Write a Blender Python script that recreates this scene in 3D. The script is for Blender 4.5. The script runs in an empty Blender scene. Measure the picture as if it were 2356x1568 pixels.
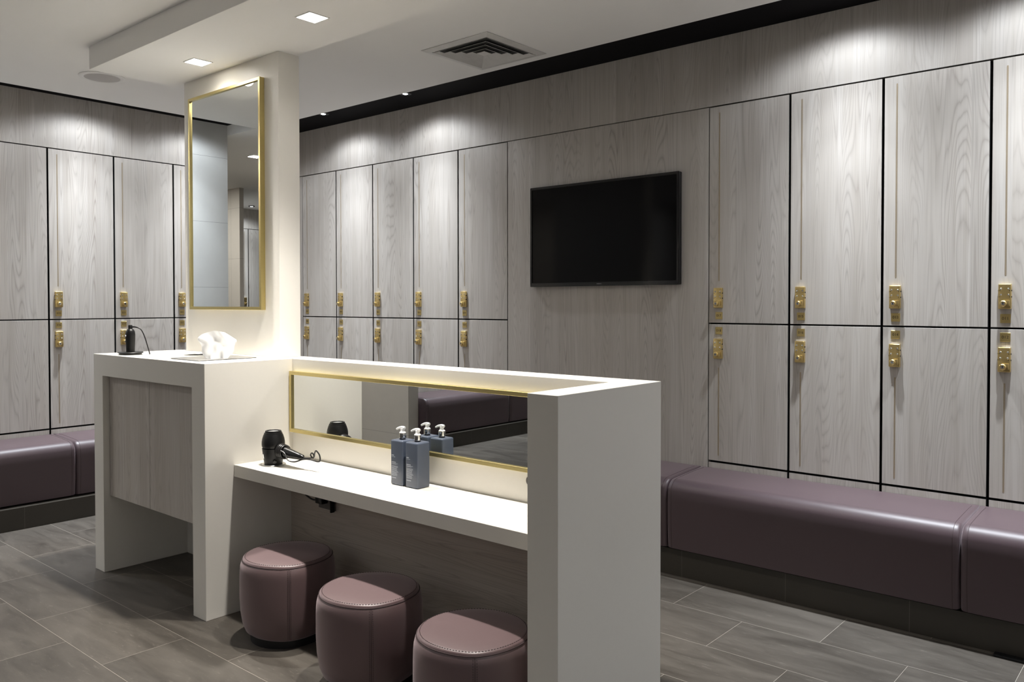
import bpy, bmesh, math, random
from mathutils import Vector, Matrix

C = bpy.context.scene.collection
SC = bpy.context.scene
random.seed(7)
PI = math.pi

# ------------------------------------------------------------------ camera, world, exposure
cam = bpy.data.cameras.new('camera')
cam.sensor_width = 36.0
cam.lens = 36.0 * 1891.807 / 2356.0
cam.shift_y = -(784.0 - 732.388) / 2356.0
cam.clip_start = 0.05
cam_o = bpy.data.objects.new('camera', cam)
C.objects.link(cam_o)
R_ = Vector((0.7596948710, 0.6502794018, -0.0006344711))
U_ = Vector((-0.0117493186, 0.0147017662, 0.9998228901))
F_ = Vector((-0.6501735587, 0.7595528670, -0.0188091963))
cam_o.matrix_world = Matrix(((R_.x, U_.x, -F_.x, 0.0), (R_.y, U_.y, -F_.y, 0.0),
                             (R_.z, U_.z, -F_.z, 1.55), (0, 0, 0, 1)))
SC.camera = cam_o

w = bpy.data.worlds.new('world')
SC.world = w
w.use_nodes = True
w.node_tree.nodes['Background'].inputs[0].default_value = (0.9, 0.95, 1.0, 1)
w.node_tree.nodes['Background'].inputs[1].default_value = 0.0

SC.view_settings.view_transform = 'Standard'
SC.view_settings.look = 'None'
SC.view_settings.exposure = 0.22
SC.view_settings.gamma = 1.0
SC.view_settings.use_curve_mapping = False

SOFFIT_W = 290.0          # each square downlight over the vanity
RECESS_W = 172.0         # each round wall-washer in the dark ceiling recess
SOFFIT_COL = (1.0, 0.955, 0.89)
RECESS_COL = (0.88, 0.935, 1.0)

# ------------------------------------------------------------------ main dimensions (metres)
YB, XL = 4.523, -6.683           # faces of the wood fronts on the back and left walls
ZT, ZM, ZB, ZH = 2.7186, 1.4276, 0.6003, 3.1256
ZC, ZS = 3.035, 2.904            # ceiling, soffit underside
XR, YF = 2.6, -3.4               # unseen walls behind the camera
XFAR = -11.6

# ------------------------------------------------------------------ materials
def new_mat(name):
    m = bpy.data.materials.new(name)
    m.use_nodes = True
    nt = m.node_tree
    return m, nt, nt.nodes['Principled BSDF']

def plain(name, col, rough=0.5, metal=0.0, spec=0.5, noise=0.0, nscale=20.0, bump=0.0, coat=0.0):
    m, nt, b = new_mat(name)
    b.inputs['Base Color'].default_value = (*col, 1)
    b.inputs['Roughness'].default_value = rough
    b.inputs['Metallic'].default_value = metal
    b.inputs['Specular IOR Level'].default_value = spec
    b.inputs['Coat Weight'].default_value = coat
    if noise or bump:
        tc = nt.nodes.new('ShaderNodeTexCoord')
        n = nt.nodes.new('ShaderNodeTexNoise')
        n.inputs['Scale'].default_value = nscale
        n.inputs['Detail'].default_value = 4
        nt.links.new(tc.outputs['Object'], n.inputs['Vector'])
        if noise:
            mx = nt.nodes.new('ShaderNodeMix'); mx.data_type = 'RGBA'
            mx.inputs['A'].default_value = (*[c * (1 - noise) for c in col], 1)
            mx.inputs['B'].default_value = (*[min(1, c * (1 + noise)) for c in col], 1)
            nt.links.new(n.outputs['Fac'], mx.inputs['Factor'])
            nt.links.new(mx.outputs['Result'], b.inputs['Base Color'])
        if bump:
            bp = nt.nodes.new('ShaderNodeBump')
            bp.inputs['Strength'].default_value = bump
            bp.inputs['Distance'].default_value = 0.002
            nt.links.new(n.outputs['Fac'], bp.inputs['Height'])
            nt.links.new(bp.outputs['Normal'], b.inputs['Normal'])
    return m

def emitter(name, col, strength):
    m, nt, b = new_mat(name)
    b.inputs['Base Color'].default_value = (0.9, 0.9, 0.9, 1)
    b.inputs['Emission Color'].default_value = (*col, 1)
    b.inputs['Emission Strength'].default_value = strength
    return m

class NB:
    """small helper to chain math nodes"""
    def __init__(s, nt): s.nt = nt
    def m(s, op, a, b=None, c=None, clamp=False):
        n = s.nt.nodes.new('ShaderNodeMath'); n.operation = op; n.use_clamp = clamp
        for i, v in enumerate((a, b, c)):
            if v is None: continue
            if isinstance(v, (int, float)): n.inputs[i].default_value = v
            else: s.nt.links.new(v, n.inputs[i])
        return n.outputs[0]
    def xyz(s, x, y, z):
        n = s.nt.nodes.new('ShaderNodeCombineXYZ')
        for i, v in enumerate((x, y, z)):
            if isinstance(v, (int, float)): n.inputs[i].default_value = v
            else: s.nt.links.new(v, n.inputs[i])
        return n.outputs[0]
    def noise(s, vec, scale=1.0, detail=2.0, rough=0.5, dist=0.0):
        n = s.nt.nodes.new('ShaderNodeTexNoise')
        n.inputs['Scale'].default_value = scale; n.inputs['Detail'].default_value = detail
        n.inputs['Roughness'].default_value = rough; n.inputs['Distortion'].default_value = dist
        s.nt.links.new(vec, n.inputs['Vector'])
        return n.outputs['Fac']
    def white(s, val):
        n = s.nt.nodes.new('ShaderNodeTexWhiteNoise'); n.noise_dimensions = '1D'
        s.nt.links.new(val, n.inputs['W'])
        return n.outputs['Value']
    def mix(s, f, a, b):
        n = s.nt.nodes.new('ShaderNodeMix'); n.data_type = 'RGBA'
        for k, v in (('Factor', f), ('A', a), ('B', b)):
            if isinstance(v, (int, float)): n.inputs[k].default_value = v
            elif isinstance(v, tuple): n.inputs[k].default_value = (*v, 1)
            else: s.nt.links.new(v, n.inputs[k])
        return n.outputs['Result']

def wood(name, horizontal=False, tint=(1, 1, 1), plank=0.30, strength=1.0):
    """pale grey ash laminate: planks of slightly different tone, cathedral grain, fine fibres"""
    m, nt, b = new_mat(name)
    q = NB(nt)
    tc = nt.nodes.new('ShaderNodeTexCoord')
    sp = nt.nodes.new('ShaderNodeSeparateXYZ')
    nt.links.new(tc.outputs['Object'], sp.inputs[0])
    oi = nt.nodes.new('ShaderNodeObjectInfo')
    rnd = oi.outputs['Random']
    if horizontal:
        u, v = sp.outputs[2], q.m('ADD', sp.outputs[0], sp.outputs[1])
    else:
        u, v = q.m('ADD', sp.outputs[0], sp.outputs[1]), sp.outputs[2]
    u = q.m('ADD', u, q.m('MULTIPLY', rnd, 37.0))
    v = q.m('ADD', v, q.m('MULTIPLY', rnd, 91.0))
    cell = q.m('FLOOR', q.m('DIVIDE', u, plank))
    cr = q.white(cell)
    uu = q.m('ADD', u, q.m('MULTIPLY', cr, 5.3))
    vv = q.m('ADD', v, q.m('MULTIPLY', cr, 17.0))
    # cathedral arches: contour lines of a noise field stretched along the grain
    field = q.noise(q.xyz(q.m('MULTIPLY', uu, 6.6), q.m('MULTIPLY', vv, 0.42), 0.0), 1.0, 1.2, 0.4)
    wob = q.noise(q.xyz(q.m('MULTIPLY', uu, 45.0), q.m('MULTIPLY', vv, 2.6), 3.0), 1.0, 2.0)
    f2 = q.m('ADD', field, q.m('MULTIPLY', q.m('SUBTRACT', wob, 0.5), 0.010))
    ring = q.m('PINGPONG', q.m('MULTIPLY', f2, 46.0), 0.5)
    line = q.m('POWER', q.m('SUBTRACT', 1.0, q.m('MULTIPLY', ring, 2.0), clamp=True), 3.0)
    fib = q.noise(q.xyz(q.m('MULTIPLY', uu, 170.0), q.m('MULTIPLY', vv, 2.6), 7.0), 1.0, 2.0)
    fib2 = q.noise(q.xyz(q.m('MULTIPLY', uu, 48.0), q.m('MULTIPLY', vv, 0.9), 1.0), 1.0, 3.0)
    broad = q.noise(q.xyz(q.m('MULTIPLY', uu, 11.0), q.m('MULTIPLY', vv, 0.5), 5.0), 1.0, 2.0)
    patch = q.noise(q.xyz(q.m('MULTIPLY', uu, 5.0), q.m('MULTIPLY', vv, 0.35), 9.0), 1.0, 2.0)
    light = tuple(a * t for a, t in zip((0.565, 0.535, 0.500), tint))
    mid = tuple(a * t for a, t in zip((0.435, 0.396, 0.352), tint))
    dark = tuple(a * t for a, t in zip((0.235, 0.195, 0.172), tint))
    base = q.mix(q.m('ADD', q.m('MULTIPLY', q.m('SUBTRACT', broad, 0.5), 1.5), 0.42, clamp=True), light, mid)
    base = q.mix(q.m('MULTIPLY', q.m('SUBTRACT', fib2, 0.47, clamp=True), 2.6, clamp=True), base, mid)
    amt = q.m('MULTIPLY', line, q.m('MULTIPLY', q.m('ADD', q.m('MULTIPLY', patch, 1.9), -0.50, clamp=True), 0.62 * strength))
    base = q.mix(amt, base, dark)
    base = q.mix(q.m('MULTIPLY', q.m('SUBTRACT', fib, 0.53, clamp=True), 1.25 * strength), base, dark)
    tone = q.m('ADD', 0.93, q.m('MULTIPLY', cr, 0.12))
    hsv = nt.nodes.new('ShaderNodeHueSaturation')
    nt.links.new(tone, hsv.inputs['Value']); nt.links.new(base, hsv.inputs['Color'])
    nt.links.new(hsv.outputs['Color'], b.inputs['Base Color'])
    b.inputs['Roughness'].default_value = 0.55
    b.inputs['Specular IOR Level'].default_value = 0.3
    return m

def floor_tiles():
    m, nt, b = new_mat('floor_tile')
    q = NB(nt)
    tc = nt.nodes.new('ShaderNodeTexCoord')
    sp = nt.nodes.new('ShaderNodeSeparateXYZ')
    nt.links.new(tc.outputs['Object'], sp.inputs[0])
    x, y = sp.outputs[0], sp.outputs[1]
    W, H = 0.752, 0.372
    row = q.m('DIVIDE', q.m('ADD', y, 40 * H - 1.885), H)
    rf = q.m('FLOOR', row)
    odd = q.m('MODULO', rf, 2.0)
    col = q.m('ADD', q.m('DIVIDE', q.m('ADD', x, 3.99 + 40 * W), W), q.m('MULTIPLY', odd, 0.5))
    cf = q.m('FLOOR', col)
    fy = q.m('MULTIPLY', q.m('PINGPONG', row, 0.5), H)
    fx = q.m('MULTIPLY', q.m('PINGPONG', col, 0.5), W)
    d = q.m('MINIMUM', fx, fy)
    grout = q.m('SUBTRACT', 1.0, q.m('SMOOTH_MIN', q.m('DIVIDE', d, 0.0013), 1.0, 0.2), clamp=True)
    rnd = q.white(q.m('ADD', q.m('MULTIPLY', rf, 13.7), q.m('MULTIPLY', cf, 71.3)))
    off = q.m('MULTIPLY', rnd, 23.0)
    p1 = q.xyz(q.m('MULTIPLY', q.m('ADD', x, off), 2.2), q.m('MULTIPLY', y, 9.0), off)
    n1 = q.noise(p1, 1.0, 6.0, 0.65, 0.6)
    p2 = q.xyz(q.m('MULTIPLY', x, 14.0), q.m('MULTIPLY', y, 60.0), off)
    n2 = q.noise(p2, 1.0, 5.0, 0.7, 0.3)
    p3 = q.xyz(q.m('MULTIPLY', x, 1.3), q.m('MULTIPLY', y, 2.2), off)
    n3 = q.noise(p3, 1.0, 3.0, 0.5)
    base = q.mix(q.m('MULTIPLY', q.m('SUBTRACT', n1, 0.3), 1.9, clamp=True), (0.044, 0.037, 0.030), (0.120, 0.106, 0.089))
    base = q.mix(q.m('MULTIPLY', q.m('SUBTRACT', n3, 0.45, clamp=True), 1.8, clamp=True), base, (0.118, 0.104, 0.088))
    spk = q.m('MULTIPLY', q.m('SUBTRACT', n2, 0.60, clamp=True), 3.2, clamp=True)
    base = q.mix(spk, base, (0.225, 0.205, 0.175))
    hsv = nt.nodes.new('ShaderNodeHueSaturation')
    nt.links.new(q.m('ADD', 0.9, q.m('MULTIPLY', rnd, 0.2)), hsv.inputs['Value'])
    nt.links.new(base, hsv.inputs['Color'])
    fin = q.mix(grout, hsv.outputs['Color'], (0.46, 0.42, 0.36))
    nt.links.new(fin, b.inputs['Base Color'])
    nt.links.new(q.m('ADD', 0.38, q.m('MULTIPLY', n1, 0.2)), b.inputs['Roughness'])
    bp = nt.nodes.new('ShaderNodeBump'); bp.inputs['Strength'].default_value = 0.25; bp.inputs['Distance'].default_value = 0.002
    nt.links.new(q.m('SUBTRACT', n2, grout), bp.inputs['Height'])
    nt.links.new(bp.outputs['Normal'], b.inputs['Normal'])
    return m

def wall_tiles(name, col, wide, high, joint=0.0015, x0=0.0, z0=0.0, gcol=None):
    """large plain porcelain tiles with thin joints"""
    m, nt, b = new_mat(name)
    q = NB(nt)
    tc = nt.nodes.new('ShaderNodeTexCoord')
    sp = nt.nodes.new('ShaderNodeSeparateXYZ')
    nt.links.new(tc.outputs['Object'], sp.inputs[0])
    u = q.m('ADD', sp.outputs[0], sp.outputs[1])
    a = q.m('MULTIPLY', q.m('PINGPONG', q.m('DIVIDE', q.m('ADD', u, 50 * wide - x0), wide), 0.5), wide)
    c = q.m('MULTIPLY', q.m('PINGPONG', q.m('DIVIDE', q.m('ADD', sp.outputs[2], 50 * high - z0), high), 0.5), high)
    g = q.m('LESS_THAN', q.m('MINIMUM', a, c), joint)
    n = q.noise(tc.outputs['Object'], 6.0, 5.0, 0.6)
    base = q.mix(n, tuple(k * 0.93 for k in col), tuple(k * 1.06 for k in col))
    nt.links.new(q.mix(g, base, gcol or tuple(k * 0.5 for k in col)), b.inputs['Base Color'])
    b.inputs['Roughness'].default_value = 0.45
    return m

M = dict(
    wood=wood('ash_laminate'),
    wood_h=wood('ash_laminate_horizontal', horizontal=True, tint=(0.92, 0.88, 0.84), plank=0.45),
    floor=floor_tiles(),
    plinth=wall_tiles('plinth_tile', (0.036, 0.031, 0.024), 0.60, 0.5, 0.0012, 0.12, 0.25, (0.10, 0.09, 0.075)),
    tile=wall_tiles('pale_wall_tile', (0.56, 0.56, 0.55), 1.2, 0.57, 0.0015, 0.0, 1.69),
    taupe=wall_tiles('taupe_wall_tile', (0.52, 0.49, 0.45), 1.2, 0.652, 0.0015, 0.0, 0.17),
    cream=plain('cream_solid_surface', (0.755, 0.73, 0.675), 0.38, noise=0.012, nscale=60),
    ceil=plain('white_ceiling_paint', (0.88, 0.87, 0.85), 0.85, noise=0.01, nscale=4),
    wall=plain('pale_wall_paint', (0.62, 0.59, 0.55), 0.8, noise=0.01, nscale=4),
    black=plain('matt_black_paint', (0.0035, 0.003, 0.004), 0.8, spec=0.15, noise=0.1),
    void=plain('dark_gap', (0.004, 0.004, 0.004), 0.9, noise=0.1),
    thread=plain('plum_thread', (0.05, 0.03, 0.032), 0.8, noise=0.1),
    stoolbase=plain('black_stool_base', (0.006, 0.006, 0.007), 0.6, noise=0.1),
    brass=plain('satin_brass', (0.66, 0.55, 0.25), 0.32, 1.0, noise=0.05, nscale=80),
    lockbrass=plain('polished_brass_lock', (0.78, 0.60, 0.27), 0.28, 1.0, noise=0.04, nscale=90),
    inlay=plain('brass_inlay', (0.40, 0.33, 0.24), 0.45, 0.55, noise=0.05, nscale=80),
    plate=plain('brass_plate', (0.60, 0.47, 0.21), 0.38, 1.0, noise=0.06, nscale=60),
    engraving=plain('dark_engraving', (0.05, 0.032, 0.012), 0.6, noise=0.1),
    mirror=plain('silvered_mirror', (0.86, 0.88, 0.87), 0.0, 1.0),
    steel=plain('brushed_steel', (0.55, 0.55, 0.54), 0.28, 1.0, noise=0.06, nscale=120),
    chrome=plain('chrome', (0.72, 0.72, 0.72), 0.08, 1.0, noise=0.01),
    tvframe=plain('tv_black_gloss', (0.006, 0.006, 0.007), 0.14, noise=0.1),
    screen=plain('tv_screen_glass', (0.002, 0.002, 0.0025), 0.10, spec=0.16, noise=0.05),
    tvlogo=plain('tv_logo_grey', (0.22, 0.22, 0.22), 0.5, noise=0.05),
    plastic=plain('black_plastic', (0.004, 0.004, 0.0045), 0.25, noise=0.1, nscale=200),
    softplastic=plain('soft_black_plastic', (0.0045, 0.0045, 0.005), 0.42, spec=0.35, noise=0.1, nscale=200),
    cable=plain('black_cable', (0.012, 0.011, 0.011), 0.35, noise=0.1),
    grille=plain('grey_grille', (0.40, 0.40, 0.40), 0.5, 0.2, noise=0.25, nscale=900),
    badge=plain('silver_badge', (0.75, 0.75, 0.75), 0.2, 0.9, noise=0.02),
    pump=plain('white_pump_plastic', (0.86, 0.86, 0.86), 0.3, noise=0.01),
    print=plain('white_print', (0.42, 0.45, 0.50), 0.6, noise=0.05),
    socket=plain('dark_socket_plate', (0.10, 0.09, 0.085), 0.4, noise=0.05),
    vent=plain('white_vent_metal', (0.62, 0.61, 0.59), 0.5, noise=0.12, nscale=14),
    ventdark=plain('dark_duct_plate', (0.03, 0.03, 0.028), 0.9, noise=0.2),
    speaker=plain('speaker_mesh', (0.50, 0.48, 0.47), 0.7, noise=0.08, nscale=400),
    soffitlamp=emitter('soffit_lamp_glass', (1.0, 0.95, 0.86), 25.0),
    recesslamp=emitter('recess_lamp_glass', (0.95, 0.97, 1.0), 40.0),
    lamptrim=plain('black_lamp_trim', (0.02, 0.02, 0.02), 0.4, noise=0.1),
    whitetrim=plain('white_lamp_trim', (0.80, 0.79, 0.77), 0.5, noise=0.02),
)
def leather_mat(name, ca, cb):
    m, nt, b = new_mat(name)
    q = NB(nt)
    tc = nt.nodes.new('ShaderNodeTexCoord')
    n = q.noise(tc.outputs['Object'], 260.0, 3.0)
    n2 = q.noise(tc.outputs['Object'], 3.0, 2.0)
    nt.links.new(q.mix(n2, ca, cb), b.inputs['Base Color'])
    b.inputs['Roughness'].default_value = 0.42
    b.inputs['Specular IOR Level'].default_value = 0.62
    b.inputs['Sheen Weight'].default_value = 0.40
    b.inputs['Sheen Roughness'].default_value = 0.45
    b.inputs['Sheen Tint'].default_value = (0.95, 0.80, 0.84, 1)
    bp = nt.nodes.new('ShaderNodeBump'); bp.inputs['Strength'].default_value = 0.08; bp.inputs['Distance'].default_value = 0.001
    nt.links.new(n, bp.inputs['Height']); nt.links.new(bp.outputs['Normal'], b.inputs['Normal'])
    return m
M['leather'] = leather_mat('plum_bench_leatherette', (0.056, 0.034, 0.040), (0.066, 0.042, 0.048))
M['stoolleather'] = leather_mat('plum_stool_leatherette', (0.118, 0.074, 0.076), (0.132, 0.085, 0.086))
def bottle_mat():
    m, nt, b = new_mat('smoky_blue_bottle_plastic')
    b.inputs['Base Color'].default_value = (0.070, 0.084, 0.115, 1)
    b.inputs['Roughness'].default_value = 0.30
    b.inputs['Subsurface Weight'].default_value = 0.5
    b.inputs['Subsurface Radius'].default_value = (0.012, 0.015, 0.02)
    b.inputs['Subsurface Scale'].default_value = 1.0
    return m
M['bottle'] = bottle_mat()
def tissue_mat():
    m, nt, b = new_mat('white_tissue')
    b.inputs['Base Color'].default_value = (0.80, 0.80, 0.80, 1)
    b.inputs['Roughness'].default_value = 0.9
    tr = nt.nodes.new('ShaderNodeBsdfTranslucent')
    tr.inputs['Color'].default_value = (0.9, 0.9, 0.9, 1)
    mx = nt.nodes.new('ShaderNodeMixShader'); mx.inputs[0].default_value = 0.22
    nt.links.new(b.outputs[0], mx.inputs[1]); nt.links.new(tr.outputs[0], mx.inputs[2])
    nt.links.new(mx.outputs[0], nt.nodes['Material Output'].inputs['Surface'])
    return m
M['tissue'] = tissue_mat()

# ------------------------------------------------------------------ mesh helpers
def add_box(bm, x0, x1, y0, y1, z0, z1, bev=0.0, seg=2):
    t = bmesh.new()
    vs = [t.verts.new((x, y, z)) for x in (x0, x1) for y in (y0, y1) for z in (z0, z1)]
    for f in ((0, 1, 3, 2), (4, 6, 7, 5), (0, 4, 5, 1), (2, 3, 7, 6), (0, 2, 6, 4), (1, 5, 7, 3)):
        t.faces.new([vs[i] for i in f])
    if bev:
        bmesh.ops.bevel(t, geom=t.edges[:], offset=bev, segments=seg, profile=0.5, affect='EDGES')
    merge(bm, t)

def merge(bm, t, mat=None):
    me = bpy.data.meshes.new('tmp')
    if mat is not None: t.transform(mat)
    bmesh.ops.recalc_face_normals(t, faces=t.faces[:])
    t.to_mesh(me); t.free()
    bm.from_mesh(me)
    bpy.data.meshes.remove(me)

def add_prism(bm, poly, axis, a0, a1, bev=0.0, seg=2):
    """extrude a 2D polygon along an axis: axis 'x' -> poly is (y,z); 'y' -> (x,z); 'z' -> (x,y)"""
    def P(p, a):
        return {'x': (a, p[0], p[1]), 'y': (p[0], a, p[1]), 'z': (p[0], p[1], a)}[axis]
    t = bmesh.new()
    A = [t.verts.new(P(p, a0)) for p in poly]; B = [t.verts.new(P(p, a1)) for p in poly]
    n = len(poly)
    t.faces.new(A); t.faces.new(B[::-1])
    for i in range(n): t.faces.new((A[i], B[i], B[(i + 1) % n], A[(i + 1) % n]))
    bmesh.ops.recalc_face_normals(t, faces=t.faces[:])
    if bev: bmesh.ops.bevel(t, geom=t.edges[:], offset=bev, segments=seg, profile=0.5, affect='EDGES')
    merge(bm, t)

def add_lathe(bm, prof, n=32, mat=None, rfun=None):
    """revolve a (radius, z) profile about z; rfun(angle) scales the radius"""
    t = bmesh.new()
    rings = []
    for r, z in prof:
        if r < 1e-6: rings.append([t.verts.new((0, 0, z))])
        else:
            rings.append([t.verts.new((r * (rfun(2 * PI * i / n) if rfun else 1) * math.cos(2 * PI * i / n),
                                       r * (rfun(2 * PI * i / n) if rfun else 1) * math.sin(2 * PI * i / n), z)) for i in range(n)])
    for a, b in zip(rings, rings[1:]):
        if len(a) == 1 and len(b) == 1: continue
        for i in range(n):
            j = (i + 1) % n
            if len(a) == 1: t.faces.new((a[0], b[i], b[j]))
            elif len(b) == 1: t.faces.new((a[i], a[j], b[0]))
            else: t.faces.new((a[i], a[j], b[j], b[i]))
    if len(rings[0]) > 1: t.faces.new(rings[0][::-1])
    if len(rings[-1]) > 1: t.faces.new(rings[-1])
    merge(bm, t, mat)

def add_tube(bm, pts, r, n=10, closed=False):
    """a swept round tube; r a number or a list"""
    pts = [Vector(p) for p in pts]
    k = len(pts)
    rr = r if isinstance(r, (list, tuple)) else [r] * k
    t = bmesh.new()
    rings = []
    up = None
    for i, p in enumerate(pts):
        a = pts[(i - 1) % k] if (i > 0 or closed) else p
        c = pts[(i + 1) % k] if (i < k - 1 or closed) else p
        d = (c - a).normalized()
        if up is None:
            up = Vector((0, 0, 1)) if abs(d.z) < 0.9 else Vector((1, 0, 0))
        s = d.cross(up).normalized(); up = s.cross(d).normalized()
        rings.append([t.verts.new(p + rr[i] * (math.cos(2 * PI * j / n) * s + math.sin(2 * PI * j / n) * up)) for j in range(n)])
    m = k if closed else k - 1
    for i in range(m):
        a, b = rings[i], rings[(i + 1) % k]
        for j in range(n): t.faces.new((a[j], a[(j + 1) % n], b[(j + 1) % n], b[j]))
    if not closed:
        t.faces.new(rings[0][::-1]); t.faces.new(rings[-1])
    merge(bm, t)

def spline(ctrl, steps=8):
    """Catmull-Rom through the control points"""
    P = [Vector(p) for p in ctrl]
    P = [2 * P[0] - P[1]] + P + [2 * P[-1] - P[-2]]
    out = []
    for i in range(1, len(P) - 2):
        for s in range(steps):
            u = s / steps
            out.append(0.5 * ((2 * P[i]) + (P[i + 1] - P[i - 1]) * u + (2 * P[i - 1] - 5 * P[i] + 4 * P[i + 1] - P[i + 2]) * u * u
                              + (3 * P[i] - P[i - 1] - 3 * P[i + 1] + P[i + 2]) * u ** 3))
    out.append(P[-2])
    return out

def obj(name, bm, mat, parent=None, loc=(0, 0, 0), smooth=False, rot=None):
    me = bpy.data.meshes.new(name)
    bm.to_mesh(me); bm.free()
    me.materials.append(mat)
    if smooth:
        for p in me.polygons: p.use_smooth = True
        try: me.set_sharp_from_angle(angle=math.radians(38))
        except Exception: pass
    o = bpy.data.objects.new(name, me)
    C.objects.link(o)
    o.location = loc
    if rot: o.rotation_euler = rot
    if parent: o.parent = parent
    return o

def black_edges(o):
    """narrow side faces of a laminate door banded black, which paints in the gap shade"""
    if len(o.data.materials) < 2: o.data.materials.append(M['void'])
    for p in o.data.polygons:
        if abs(p.normal.y) < 0.5: p.material_index = 1

def box(name, x0, x1, y0, y1, z0, z1, mat, parent=None, bev=0.0, origin=None):
    """one box as an object; origin at its lower left front corner unless given"""
    ox, oy, oz = origin if origin else (x0, y0, z0)
    bm = bmesh.new()
    add_box(bm, x0 - ox, x1 - ox, y0 - oy, y1 - oy, z0 - oz, z1 - oz, bev)
    return obj(name, bm, mat, parent, (ox, oy, oz))

def tag(o, label, cat, group=None):
    o['label'] = label; o['category'] = cat
    if group: o['group'] = group
    return o

def thing(name, label, cat, loc=(0, 0, 0), rz=0.0, group=None):
    o = bpy.data.objects.new(name, None)
    o.empty_display_size = 0.1
    C.objects.link(o)
    o.location = loc; o.rotation_euler = (0, 0, rz)
    return tag(o, label, cat, group)

def structure(o):
    o['kind'] = 'structure'
    return o

def dup(root, loc, rz, label, group=None):
    r = root.copy(); C.objects.link(r)
    r.location = loc; r.rotation_euler = (0, 0, rz); r['label'] = label
    if group: r['group'] = group
    for ch in list(root.children):
        c = ch.copy(); C.objects.link(c); c.parent = r
        for g in list(ch.children):
            d = g.copy(); C.objects.link(d); d.parent = c
    return r

def text_mesh(txt, size, depth=0.0004):
    cu = bpy.data.curves.new('lettering', 'FONT')
    cu.body = txt; cu.size = size; cu.align_x = 'CENTER'; cu.align_y = 'CENTER'; cu.extrude = depth
    o = bpy.data.objects.new('lettering', cu)
    C.objects.link(o)
    dg = bpy.context.evaluated_depsgraph_get()
    me = bpy.data.meshes.new_from_object(o.evaluated_get(dg))
    C.objects.unlink(o); bpy.data.objects.remove(o); bpy.data.curves.remove(cu)
    bm = bmesh.new(); bm.from_mesh(me); bpy.data.meshes.remove(me)
    bm.transform(Matrix.Rotation(PI / 2, 4, 'X'))      # stands upright, reads from -y
    return bm

# ------------------------------------------------------------------ lamps' light distribution
IES = [(0, 3.0), (6, 2.8), (10, 2.25), (14, 1.70), (20, 1.02), (30, 0.385), (40, 0.155), (46, 0.118), (52, 0.110), (58, 0.104), (62, 0.086), (66, 0.055), (70, 0.026), (74, 0.007), (78, 0.0), (90, 0.0)]
IES_SQ = [(0, 1.0), (16, 1.0), (22, 0.92), (27, 0.62), (32, 0.26), (37, 0.09), (42, 0.04), (50, 0.026), (60, 0.016), (70, 0.005), (78, 0.0), (90, 0.0)]
def ies_text(tab, name):
    def at(a):
        for (a0, v0), (a1, v1) in zip(tab, tab[1:]):
            if a0 <= a <= a1: return v0 + (v1 - v0) * (a - a0) / (a1 - a0)
        return 0.0
    angs = [i * 2.0 for i in range(46)]
    s = "IESNA:LM-63-1995\n[TEST]\nTILT=NONE\n1 -1 1 %d 1 1 2 0 0 0\n1 1 1\n" % len(angs)
    s += " ".join("%.1f" % a for a in angs) + "\n0\n" + " ".join("%.4f" % at(a) for a in angs) + "\n"
    t = bpy.data.texts.new(name); t.write(s)
    return t
IES_TXT = ies_text(IES, 'wall_washer_profile')
IES_SQ_TXT = ies_text(IES_SQ, 'square_downlight_profile')

def recess_lamp(x, y, z, label, power=1.0):
    t = thing('recessed_downlight', label, 'downlight', (x, y, z), 0, 'wall washing downlights in the black ceiling recess')
    bm = bmesh.new(); add_lathe(bm, [(0.036, -0.012), (0.046, -0.012), (0.046, -0.0005), (0.036, -0.0005)], 24)
    obj('trim_ring', bm, M['lamptrim'], t, smooth=True)
    bm = bmesh.new(); add_lathe(bm, [(0.0, -0.014), (0.016, -0.0130), (0.026, -0.010), (0.030, -0.006), (0.030, -0.001), (0.0, -0.001)], 24)
    obj('lens', bm, M['recesslamp'], t, smooth=True)
    L = bpy.data.lights.new('downlight_beam', 'POINT')
    L.energy = RECESS_W * power; L.color = RECESS_COL; L.shadow_soft_size = 0.03
    L.use_nodes = True
    nt = L.node_tree
    n = nt.nodes.new('ShaderNodeTexIES'); n.mode = 'INTERNAL'; n.ies = IES_TXT
    n.inputs['Strength'].default_value = 10.0
    nt.links.new(n.outputs['Fac'], nt.nodes['Emission'].inputs['Strength'])
    lo = bpy.data.objects.new('downlight_beam', L); C.objects.link(lo)
    lo.location = (0, 0, -0.036); lo.parent = t
    return t

def soffit_lamp(x, y, z, label, group='square downlights over the vanity', power=1.0, plainlamp=False):
    t = thing('square_downlight', label, 'downlight', (x, y, z), 0, group)
    s = 0.052
    bm = bmesh.new()
    for a in ((-s - .006, s + .006, -s - .006, -s), (-s - .006, s + .006, s, s + .006), (-s - .006, -s, -s, s), (s, s + .006, -s, s)):
        add_box(bm, a[0], a[1], a[2], a[3], -0.004, 0)
    obj('trim_frame', bm, M['whitetrim'], t)
    bm = bmesh.new(); add_box(bm, -s + .0005, s - .0005, -s + .0005, s - .0005, -0.002, 0)
    obj('diffuser', bm, M['soffitlamp'], t)
    if plainlamp:
        L = bpy.data.lights.new('downlight_beam', 'AREA')
        L.shape = 'SQUARE'; L.size = 0.10; L.energy = 40.0 * power; L.color = SOFFIT_COL
    else:
        L = bpy.data.lights.new('downlight_beam', 'POINT')
        L.energy = SOFFIT_W * power; L.color = SOFFIT_COL; L.shadow_soft_size = 0.035
        L.use_nodes = True
        nt = L.node_tree
        n = nt.nodes.new('ShaderNodeTexIES'); n.mode = 'INTERNAL'; n.ies = IES_SQ_TXT
        n.inputs['Strength'].default_value = 10.0
        nt.links.new(n.outputs['Fac'], nt.nodes['Emission'].inputs['Strength'])
    lo = bpy.data.objects.new('downlight_beam', L); C.objects.link(lo)
    lo.location = (0, 0, -0.006 if plainlamp else -0.038); lo.parent = t
    return t

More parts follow.
